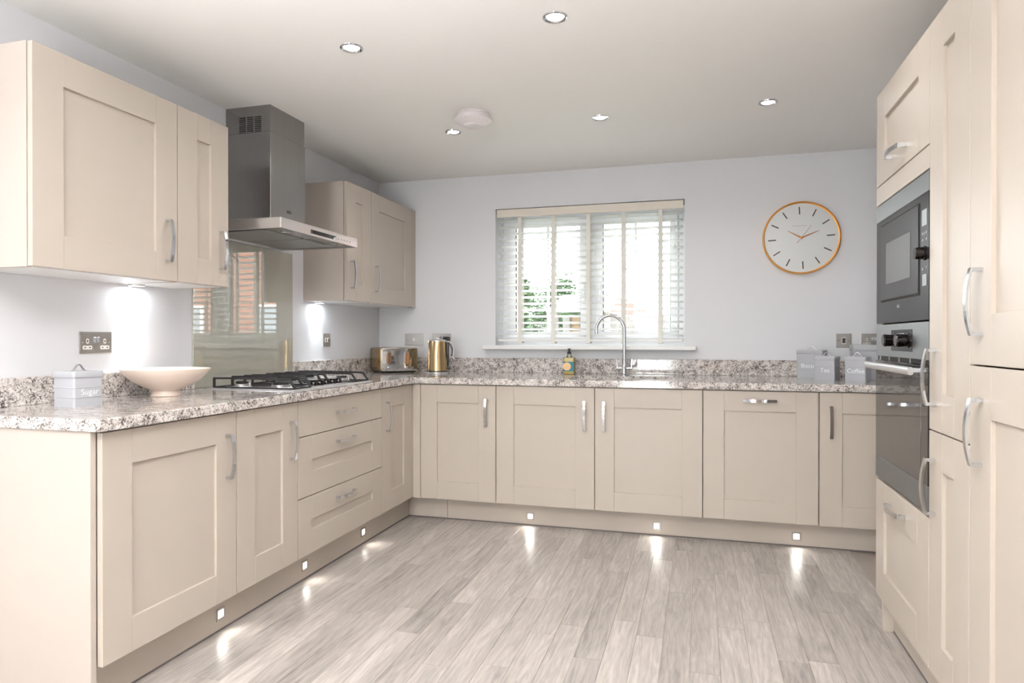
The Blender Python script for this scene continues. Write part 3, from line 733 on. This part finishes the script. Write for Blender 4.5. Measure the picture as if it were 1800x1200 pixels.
plate('spur_switch', 'wide steel switch plate on the back wall above the toaster', (.2915, 0, 1.143), 0, .150, .088, 'spur')
ks = plate('double_socket', 'double steel socket behind the gold kettle, black plug in it', (.512, 0, 1.143), 0)
plate('light_switch', 'square steel switch plate below the clock, above the tea tin', (3.231, 0, 1.137), 0, .088, .088, 'switch')
plate('double_socket', 'double steel socket at the far right, above the bread bin', (3.402, 0, 1.137), 0)
# plug and cable of the kettle
pg = thing('kettle_plug', 'black plug in the socket behind the kettle', 'plug', (.560, -.0075, 1.138))
bm = B(); rbox(bm, -.024, .024, -.034, 0, -.026, .026, .012, 5, 'Y', .004); obj('plug_body', bm, M['black'], pg, True)
bm = B(); sweep(bm, [(0, -.03, -.02), (.002, -.040, -.05), (.004, -.05, -.10), (.006, -.055, -.16), (.0, -.08, -.205), (-.02, -.13, -.2245), (-.01, -.17, -.2265)], .0032, 8); obj('cable', bm, M['black'], pg, True)

# ------------------------------------------------------------------ clock (faces -Y)
ck = thing('wall_clock', 'round copper-rimmed wall clock with a plain white face, right of the window', 'clock', (2.979, 0, 1.792))
bm = B(); lathe(bm, [(.224, 0), (.224, -.02), (.218, -.022)], 72, ax='Y'); 
obj('back', bm, M['clockface'], ck, True)
bm = B(); sg = 72
pr = [(.220, 0), (.231, -.002), (.2325, -.030), (.230, -.036), (.2265, -.036), (.2255, -.026), (.220, -.0235)]
rings = [[bm.verts.new((r_*math.cos(2*PI*i/sg), h, r_*math.sin(2*PI*i/sg))) for i in range(sg)] for r_, h in pr]
for k in range(len(rings)):
    for i in range(sg): bm.faces.new((rings[k][i], rings[k][(i+1) % sg], rings[(k+1) % len(rings)][(i+1) % sg], rings[(k+1) % len(rings)][i]))
bmesh.ops.recalc_face_normals(bm, faces=bm.faces[:]); obj('rim', bm, M['clockrim'], ck, True)
for i in range(12):
    a = math.radians(3.5)+i*PI/6
    bm = B(); box(bm, -.0035, .0035, -.0232, -.0222, .150, .198); 
    bmesh.ops.rotate(bm, verts=bm.verts[:], matrix=Matrix.Rotation(a, 3, 'Y')*1 if False else Matrix.Rotation(-a, 3, 'Y'))
    obj('hour_mark', bm, M['marks'], ck)
def hand(nm, x0, z0_, x1, z1_, w0, w1, y):
    bm = B(); d = Vector((x1-x0, z1_-z0_)); n = Vector((-d.y, d.x)).normalized()
    poly(bm, [(x0+n.x*w0, z0_+n.y*w0), (x1+n.x*w1, z1_+n.y*w1), (x1-n.x*w1, z1_-n.y*w1), (x0-n.x*w0, z0_-n.y*w0)], y, y-.0012)
    obj(nm, bm, M['copper'], ck)
hand('hour_hand', .004, -.002, -.078, .046, .005, .0015, -.025); hand('minute_hand', -.004, -.002, .104, .042, .005, .0012, -.027); hand('second_hand', -.026, -.032, .060, .078, .0012, .0006, -.029)
bm = B(); lathe(bm, [(.008, -.022), (.008, -.031), (.001, -.032)], 20, ax='Y'); obj('hub', bm, M['copper'], ck, True)
bm = B(); box(bm, -.056, .032, -.0224, -.0220, .0755, .0800); obj('faint_print', bm, M['faint'], ck)

# ------------------------------------------------------------------ ceiling lights and smoke alarm
G = 'recessed ceiling lights'
def downlight(x, y, label, power=DOWNLIGHT_W, lit=True, color=(1, .97, .94)):
    t = thing('downlight', label, 'ceiling light', (x, y, CEIL), 0, G)
    bm = B(); sg = 32; pr = [(.047, 0), (.046, -.004), (.040, -.006), (.033, -.002), (.032, 0)]
    rings = [[bm.verts.new((r_*math.cos(2*PI*i/sg), r_*math.sin(2*PI*i/sg), h)) for i in range(sg)] for r_, h in pr]
    for k in range(len(rings)-1):
        for i in range(sg): bm.faces.new((rings[k][i], rings[k][(i+1) % sg], rings[k+1][(i+1) % sg], rings[k+1][i]))
    bmesh.ops.recalc_face_normals(bm, faces=bm.faces[:]); obj('bezel', bm, M['chrome'], t, True)
    bm = B(); lathe(bm, [(.031, 0), (.031, -.0015), (.028, -.003), (.001, -.003)], 32); obj('lens', bm, M['led'], t, True)
    lamp('glow', 'AREA', (0, 0, -.008), power, color, t, shape='DISK', size=.055, spread=math.radians(150))
downlight(1.844, -2.192, 'recessed ceiling light at the top of the photo, largest of the six')
downlight(.991, -2.167, 'recessed ceiling light above the space in front of the hood')
downlight(.997, -1.025, 'recessed ceiling light beside the smoke alarm')
downlight(1.843, -1.039, 'recessed ceiling light in front of the window')
downlight(2.686, -1.038, 'recessed ceiling light above the dishwasher, below the clock end')
downlight(2.69, -2.20, 'recessed ceiling light just above the top edge of the photo, near the oven')
for y in (-3.4, -4.6):  # rows out of view, added as extra light for the room
    for x, wd in ((.99, 'left'), (1.84, 'middle'), (2.69, 'right')): downlight(x, y, 'added unseen ceiling light, %s of the row %s' % (wd, 'over the near cabinets' if y > -4 else 'furthest back'), DOWNLIGHT_W, color=(1, .90, .80))
P0 = (1.205, -1.275)
sa = thing('smoke_alarm', 'round white smoke alarm on the ceiling', 'smoke alarm', (P0[0], P0[1], CEIL))
bm = B(); lathe(bm, [(.088, 0), (.090, -.010), (.086, -.012), (.088, -.014), (.084, -.026), (.080, -.028)], 48); obj('base', bm, M['alarm'], sa, True)
bm = B(); lathe(bm, [(.084, -.028), (.100, -.032), (.098, -.037), (.080, -.048), (.050, -.058), (.048, -.066), (.042, -.070), (.001, -.071)], 48); obj('cover', bm, M['alarm'], sa, True)

# ------------------------------------------------------------------ things on the worktops
Z = WT
def canister(name, label, loc, rz, w, d, h, word, tsize, group='grey storage tins', handle_w=.045):
    t = thing(name, label, 'canister', loc, math.radians(rz), group)
    bm = B(); rbox(bm, -w/2, w/2, -d/2, d/2, 0, h-.018, .008, 4, 'Z')
    for k in (1, 2):
        z = (h-.022)*k/3; rbox(bm, -w/2-.0016, w/2+.0016, -d/2-.0016, d/2+.0016, z-.002, z+.002, .0095, 4, 'Z', .0012)
    obj('body', bm, M['tin'], t, True)
    bm = B(); rbox(bm, -w/2-.003, w/2+.003, -d/2-.003, d/2+.003, h-.022, h, .010, 4, 'Z', .0015); ld = obj('lid', bm, M['tin'], t, True)
    bm = B(); n = 16; pts = []
    for i in range(n+1):
        u = i/n; s = (u-.5)*handle_w*1.9
        pts.append((s, 0, h+.0012+.022*(.5-.5*math.cos(2*PI*u))**.8))
    pts = [(-handle_w*1.12, 0, h+.0012)]+pts+[(handle_w*1.12, 0, h+.0012)]
    sweep(bm, pts, .004, closed_section=[(-.005, -.001), (.005, -.001), (.005, .001), (-.005, .001)]); obj('handle', bm, M['chrome'], ld, True)
    if word: text('lettering', word, tsize, M['tinprint'], t, (0.004, -d/2-.0004, (h-.022)*.5), (PI/2, 0, 0))
    return t
def frontleft(x, y, rz, w, d):
    a = math.radians(rz); c_, s = math.cos(a), math.sin(a); lx, ly = w/2, d/2
    return (x+c_*lx-s*ly, y+s*lx+c_*ly, Z)
canister('canister', 'grey tin reading Sugar on the left worktop, beside the cream bowl', frontleft(.268, -2.795, 84, .108, .108), 84, .108, .108, .126, 'Sugar', .030, handle_w=.024)
canister('canister', 'small grey tin reading Tea, in front of the taller biscuit tin', frontleft(2.997, -.405, -27, .112, .104), -27, .112, .104, .140, 'Tea', .034, handle_w=.026)
canister('canister', 'small grey tin reading Coffee, beside the oven', frontleft(3.146, -.470, -27, .110, .104), -27, .110, .104, .140, 'Coffee', .034, handle_w=.026)
canister('canister', 'larger grey biscuit tin standing behind the tea tin', frontleft(2.935, -.165, -22, .150, .115), -22, .150, .115, .170, 'Biscuits', .036, handle_w=.03)
t = thing('bread_bin', 'large grey bread bin at the far right behind the coffee tin', 'bread bin', (3.43, -.205, Z), math.radians(-6))
bm = B(); rbox(bm, -.19, .19, -.10, .10, 0, .175, .012, 4, 'Z')
for z in (.055, .115): rbox(bm, -.192, .192, -.102, .102, z-.002, z+.002, .013, 4, 'Z', .0012)
obj('body', bm, M['tin'], t, True)
bm = B(); rbox(bm, -.195, .195, -.105, .105, .170, .205, .014, 4, 'Z', .003); ld = obj('lid', bm, M['tin'], t, True)
for s in (-1, 1):
    bm = B(); sweep(bm, [(s*.192, -.03, .13), (s*.205, -.028, .128), (s*.207, 0, .127), (s*.205, .028, .128), (s*.192, .03, .13)], .003, 8); obj('handle', bm, M['chrome'], t, True)

# bowl
bw = (0.190, -2.300)
bm = B(); prof = [(.056, 0), (.058, .003), (.054, .012), (.053, .022), (.064, .030), (.095, .044), (.130, .066), (.155, .090), (.172, .112), (.1725, .115), (.168, .1135), (.150, .090), (.125, .068), (.090, .048), (.055, .036), (.001, .031)]
lathe(bm, prof, 56)
o = obj('bowl', bm, M['bowl'], smooth=True, loc=(bw[0], bw[1], Z)); tag(o, 'large flared cream ceramic bowl on a foot, on the left worktop', 'bowl')

# toaster
a = 44; ca, sa_ = math.cos(math.radians(a)), math.sin(math.radians(a)); w, d, h = .275, .255, .178
t = thing('toaster', 'gold-sided four-slice toaster with a mirrored front in the corner', 'toaster', (.222+ca*w/2-sa_*d/2, -.413+sa_*w/2+ca*d/2, Z), math.radians(a))
bm = B(); rbox(bm, -w/2, w/2, -d/2+.008, d/2, .012, h, .018, 5, 'Y', .002); obj('shell', bm, M['gold'], t, True)
bm = B(); rbox(bm, -w/2+.006, w/2-.006, -d/2+.001, -d/2+.0085, .015, h-.003, .016, 5, 'Y', .001); ff = obj('front_plate', bm, M['chrome'], t, True)
bm = B(); box(bm, -w/2+.012, w/2-.012, -d/2+.012, d/2-.01, .004, .0135, .002)
for sx in (-1, 1):
    for sy in (-1, 1): lathe(bm, [(.012, 0), (.012, .006)], 12, (sx*(w/2-.03), sy*(d/2-.035), 0))
obj('base', bm, M['black'], t)
for s in (-.078, .055):
    bm = B(); P = ringq; rbox(bm, s-.0175, s+.0175, -d/2-.002, -d/2+.0015, .058, .158, .017, 6, 'Y', .0008); sl = obj('lever_surround', bm, M['steel'], t, True)
    bm = B(); rbox(bm, s-.0140, s+.0140, -d/2-.003, -d/2-.0015, .064, .152, .012, 6, 'Y'); obj('lever_slot', bm, M['copper'], sl)
    bm = B(); box(bm, s-.0025, s+.0025, -d/2-.0045, -d/2-.0025, .066, .150); box(bm, s-.010, s+.010, -d/2-.016, -d/2-.003, .136, .146, .002); obj('lever', bm, M['chrome'], sl)
    bm = B(); lathe(bm, [(.010, -d/2+.001), (.010, -d/2-.008), (.008, -d/2-.010), (.001, -d/2-.010)], 18, (s, 0, .036), 'Y'); obj('knob', bm, M['chrome'], t, True)
for s in (.085, .100):
    bm = B(); box(bm, s-.004, s+.004, -d/2-.001, -d/2+.001, .030, .042, .0005); obj('button', bm, M['steel2'], t)
for s in (-.10, -.045, .03, .085):
    bm = B(); box(bm, s-.013, s+.013, -.075, .085, h-.001, h+.0008); obj('bread_slot', bm, M['dark'], t)

# kettle
kx, ky = .602, -.300
t = thing('kettle', 'brushed gold jug kettle with a black and chrome handle, on the back worktop', 'kettle', (kx, ky, Z), math.radians(18))
bm = B(); lathe(bm, [(.073, 0), (.074, .004), (.074, .012), (.070, .014)], 40); obj('power_base', bm, M['steel2'], t, True)
bm = B(); lathe(bm, [(.0695, .0145), (.0715, .017), (.0715, .02), (.0705, .026), (.068, .13), (.063, .205), (.0595, .224)], 48)
obj('body', bm, M['gold'], t, True)
bm = B(); lathe(bm, [(.071, .0142), (.0723, .0155), (.0723, .0185), (.071, .020)], 40); obj('band', bm, M['black'], t, True)
bm = B(); lathe(bm, [(.0598, .224), (.0595, .229), (.052, .234), (.03, .237), (.012, .238), (.010, .246), (.001, .247)], 40); obj('lid', bm, M['steel2'], t, True)
bm = B(); poly(bm, [(-.052, .205), (-.070, .2255), (-.058, .2265)], -.012, .012); obj('spout', bm, M['gold'], t)
bm = B(); pts = [(.052, 0, .222), (.078, 0, .222), (.098, 0, .208), (.110, 0, .180), (.112, 0, .150), (.106, 0, .118), (.116, 0, .098)]
sweep(bm, pts, .007, closed_section=[(-.012, -.004), (.012, -.004), (.012, .004), (-.012, .004)]); hn = obj('handle', bm, M['chrome'], t, True)
bm = B(); sweep(bm, [(.052, 0, .212), (.074, 0, .211), (.089, 0, .198), (.099, 0, .176), (.101, 0, .150), (.096, 0, .118)], .007, closed_section=[(-.011, -.006), (.011, -.006), (.011, .004), (-.011, .004)]); obj('grip', bm, M['black'], t, True)
bm = B(); rbox(bm, .060, .078, -.012, .012, .045, .215, .005, 3, 'Z', .002); box(bm, .060, .090, -.013, .013, .028, .050, .004, 2); obj('water_gauge', bm, M['black'], t, True)
bm = B(); cyl(bm, (.088, -.006, .042), (.102, -.004, .045), .004, 10); obj('switch', bm, M['chrome'], t)

# soap bottle
t = thing('soap_bottle', 'clear pump bottle of amber soap with a teal label, left of the tap', 'soap bottle', (1.508, -.175, Z), math.radians(-4))
bm = B(); rbox(bm, -.037, .037, -.021, .021, .001, .112, .010, 5, 'Z', .004); obj('soap', bm, M['soap'], t, True)
bm = B(); rbox(bm, -.0385, .0385, -.0225, .0225, 0, .116, .011, 5, 'Z', .005); lathe(bm, [(.0225, .115), (.017, .124), (.013, .130), (.013, .140), (.012, .141)], 24); obj('bottle', bm, M['bottle'], t, True)
bm = B(); box(bm, -.034, .0375, -.0238, -.0228, .022, .086); lb = obj('label', bm, M['label'], t)
bm = B(); lathe(bm, [(.0275, -.0242), (.0275, -.0238)], 32, (-.010, 0, .054), 'Y')
obj('label_disc', bm, M['label2'], lb)
bm = B(); lathe(bm, [(.014, .138), (.014, .153), (.010, .155), (.006, .156), (.006, .168), (.010, .169), (.010, .175), (.001, .176)], 20); box(bm, -.005, .005, -.03, 0, .168, .175, .002); obj('pump', bm, M['pump'], t, True)
bm = B(); cyl(bm, (0, 0, .03), (0, 0, .138), .0025, 8); obj('dip_tube', bm, M['white'], t)

# ------------------------------------------------------------------ unseen glazed rear door, added to let sky light in behind the camera
bm = B()
for (a, b_, c_, d) in ((1.0, 1.9, 2.08, 2.15), (1.0, 1.9, 0, .05), (1.0, 1.07, .05, 2.08), (1.83, 1.9, .05, 2.08)): box(bm, a, b_, YREAR-.12, YREAR-.05, c_, d, .004)
dd = struct('added_door_1', bm, M['upvc'])
for (a, b_) in ((1.07, 1.83),):
    bm = B(); box(bm, a, b_, YREAR-.09, YREAR-.086, .05, 2.08); obj('pane', bm, M['glass'], dd)

# ------------------------------------------------------------------ garden and neighbours outside the window
M['lawn'] = mat('lawn_grass', (.07, .11, .045, 1), .9, noise=.35, nscale=6)
M['brick'] = None
m, N, L, b = newmat('red_brickwork')
tc = N.new('ShaderNodeTexCoord'); mp = N.new('ShaderNodeMapping'); mp.inputs['Rotation'].default_value = (PI/2, 0, 0)
br = N.new('ShaderNodeTexBrick'); br.inputs['Scale'].default_value = 4.4; br.inputs['Color1'].default_value = (.15, .055, .035, 1); br.inputs['Color2'].default_value = (.20, .08, .05, 1); br.inputs['Mortar'].default_value = (.2, .17, .14, 1); br.inputs['Mortar Size'].default_value = .012
L.new(tc.outputs['Object'], mp.inputs[0]); L.new(mp.outputs[0], br.inputs[0]); L.new(br.outputs[0], b.inputs['Base Color']); b.inputs['Roughness'].default_value = .9
M['brick'] = m
M['rooftile'] = mat('red_roof_tiles', (.10, .038, .03, 1), .8, noise=.15, nscale=12)
M['fence'] = mat('weathered_pale_fence', (.075, .07, .065, 1), .85, noise=.12, nscale=8, stretch=(6, 6, .5))
M['timber'] = mat('brown_shed_timber', (.10, .065, .035, 1), .8, noise=.2, nscale=10)
M['felt'] = mat('grey_roof_felt', (.12, .125, .13, 1), .9, noise=.1, nscale=30)
M['leaf'] = mat('green_leaves', (.030, .062, .022, 1), .7, noise=.4, nscale=20)
M['bark'] = mat('brown_bark', srgb(110, 90, 70), .9, noise=.3, nscale=20)
M['win_glass'] = mat('house_window_glass', (.12, .14, .16, 1), .1, noise=.05, nscale=4)
bm = B(); box(bm, -18, 30, .31, 45, -.40, -.25); gr = struct('ground', bm, M['lawn'])
M['paving'] = mat('pale_bounce_paving', (.45, .43, .40, 1), .9, noise=.1, nscale=3)  # unseen pale slabs, added to bounce sky light onto blind and ceiling
for i in range(8):
    for j in range(4):
        bm = B(); box(bm, -1.6+.8*i, -.81+.8*i, .4+.8*j, 1.19+.8*j, -.26, -.235, .005); obj('bounce_slab', bm, M['paving'], gr)
def fence(label, x0, x1, y, h, rz=0):
    t = thing('garden_fence', label, 'fence', (x0, y, -.25), rz); L_ = x1-x0; n = int(L_/1.8)
    bm0 = B(); box(bm0, 0, .138, -.012, .012, .1, h, .003); bd = mesh('fence_board', bm0, M['fence'])
    for i in range(int(L_/.15)): obj('fence_board', bd, None, t, loc=(i*.15, 0, 0))
    for i in range(n+1):
        bm = B(); box(bm, i*1.8-.05, i*1.8+.05, .015, .11, 0, h+.05, .01); obj('fence_post', bm, M['fence'], t)
    bm = B()
    for z in (.4, h-.3): box(bm, 0, L_, .013, .05, z, z+.08)
    obj('fence_rail', bm, M['fence'], t)
fence('pale vertical-board garden fence across the view, seen through the blind', -7, 4.0, 10.6, 1.9)
# timber shelter
t = thing('garden_shelter', 'small brown timber garden shelter with a grey roof, seen through the left window pane', 'shed', (.58, 6.0, -.25))
for i in range(8):
    bm = B(); box(bm, -.38, .38, .5, .53, .65+.14*i, .785+.14*i, .004); obj('wall_board', bm, M['timber'], t)
for x in (-.40, .40):
    for y in (-.5, .5):
        bm = B(); box(bm, x-.06, x+.06, y-.06, y+.06, 0, 1.8, .006); obj('post', bm, M['fence'], t)
for i in range(9):
    z = 1.8+.04*i; bm = B(); box(bm, -.48, .48, -.75+.16*i, -.57+.16*i, z, z+.03, .004); obj('roof_slat', bm, M['felt'], t)
# leafy shrubs and a tree
def tree(label, x, y, h, r_, n, trunk_h, group='garden shrubs'):
    t = thing('tree', label, 'tree', (x, y, -.25), 0, group)
    bm = B(); cyl(bm, (0, 0, 0), (0, 0, trunk_h), .06, 10, .035)
    for k in range(7):
        a = k*2.4; z = trunk_h*(.55+.06*k); cyl(bm, (0, 0, z), (math.cos(a)*r_*.7, math.sin(a)*r_*.7, z+r_*.6), .02, 6, .008)
    obj('trunk', bm, M['bark'], t)
    bm = B(); rnd = random.Random(int(x*100+y))
    cl = [(rnd.uniform(-r_, r_)*.7, rnd.uniform(-r_, r_)*.7, rnd.uniform(trunk_h*.5, h-r_*.3)) for _ in range(14)]
    for i in range(int(n*1.7)):
        c_ = rnd.choice(cl); p = Vector(c_)+Vector((rnd.gauss(0, 1), rnd.gauss(0, 1), rnd.gauss(0, 1)))*r_*.22
        s = .045; q = Matrix.Rotation(rnd.uniform(0, 6.3), 3, 'Z') @ Matrix.Rotation(rnd.uniform(-1.2, 1.2), 3, 'X')
        vs = [bm.verts.new(p+q @ Vector(v_)) for v_ in ((-s, 0, 0), (0, -s*.5, .01), (s, 0, 0), (0, s*.5, .01))]
        bm.faces.new(vs)
    o = obj('foliage', bm, M['leaf'], t); o['kind'] = 'stuff'
tree('leafy green shrub at the left of the window view', -.75, 7.6, 2.55, .42, 3800, 1.5)
tree('leafy green bush left of the timber shelter', -.66, 6.1, 1.9, .35, 2600, 1.0)
tree('green bush below the right window pane', .98, 8.3, 1.75, .28, 1200, .8)
tree('taller green tree behind the timber shelter', -.35, 9.2, 2.75, .65, 3800, 2.0)
# garage with a red tiled hip roof beyond the fence
def house(name, label, cat, cx, y, w, d, h, rh, wins, group=None, gable=False):
    t = thing(name, label, cat, (cx, y, -.25), 0, group)
    bm = B(); box(bm, -w/2, w/2, 0, d, 0, h); obj('wall', bm, M['brick'], t)
    bm = B(); e = .3; v_ = [bm.verts.new(p) for p in ((-w/2-e, -e, h), (w/2+e, -e, h), (w/2+e, d+e, h), (-w/2-e, d+e, h), (-w/2+(0 if gable else w*.3), d/2, h+rh), (w/2-(0 if gable else w*.3), d/2, h+rh))]
    for f in ((0, 1, 5, 4), (1, 2, 5), (2, 3, 4, 5), (3, 0, 4), (3, 2, 1, 0)): bm.faces.new([v_[i] for i in f])
    # tile courses proud of the slope
    n = 16
    for k in range(1, n):
        u = k/n; x_in = (0 if gable else w*.3)*u+(1-u)*(-e)+0; a = -w/2-e+(w*.3+e if not gable else e)*u
        z = h+rh*u; yy = -e+(d/2+e)*u; box(bm, a, -a, yy-.02, yy+.02, z-.01, z+.04)
    obj('roof', bm, M['rooftile'], t)
    for (x, z, ww, hh) in wins:
        bm = B(); s = .06
        for (a, b_, c_, d_) in ((x-ww/2, x+ww/2, z, z+s), (x-ww/2, x+ww/2, z+hh-s, z+hh), (x-ww/2, x-ww/2+s, z+s, z+hh-s), (x+ww/2-s, x+ww/2, z+s, z+hh-s), (x-s/2, x+s/2, z+s, z+hh-s)): box(bm, a, b_, -.04, .02, c_, d_)
        f = obj('window_frame', bm, M['upvc'], t)
        bm = B(); box(bm, x-ww/2+s, x+ww/2-s, -.015, -.005, z+s, z+hh-s); obj('pane', bm, M['win_glass'], f)
house('garage', 'brick garage with a red tiled hip roof beyond the fence', 'garage', -1.9, 24, 4.2, 5, 2.35, .95, [(-.9, .9, 1.2, 1.0)])
house('neighbouring_house', 'two-storey red brick house to the right of the garden, mirrored in the splashback', 'house', 9.2, 7.2, 9.5, 6, 5.0, 2.2, [(-3.4, .9, 1.5, 1.2), (-.6, .9, 1.5, 1.2), (2.6, .9, 1.5, 1.2), (-3.4, 3.3, 1.5, 1.1), (-.6, 3.3, 1.5, 1.1), (2.6, 3.3, 1.5, 1.1)])

# unseen oak table, added so the chrome mirrors warm wood
M['oak'] = mat('warm_oak', srgb(190, 120, 60), .4, noise=.15, nscale=12, stretch=(1, .1, 1))
t = thing('added_table', 'warm oak table added out of view for the chrome to mirror', 'table', (2.75, -6.9, 0))
bm = B(); box(bm, -.45, .45, -.85, .85, .715, .75, .005, 2); obj('tabletop', bm, M['oak'], t)
for sx in (-1, 1):
    for sy in (-1, 1):
        bm = B(); box(bm, sx*.38-.035, sx*.38+.035, sy*.77-.035, sy*.77+.035, 0, .7145, .004); obj('leg', bm, M['oak'], t)
bm = B()
for sx in (-1, 1): box(bm, sx*.38-.012, sx*.38+.012, -.735, .735, .62, .7145)
for sy in (-1, 1): box(bm, -.345, .345, sy*.77-.012, sy*.77+.012, .62, .7145)
obj('apron', bm, M['oak'], t)
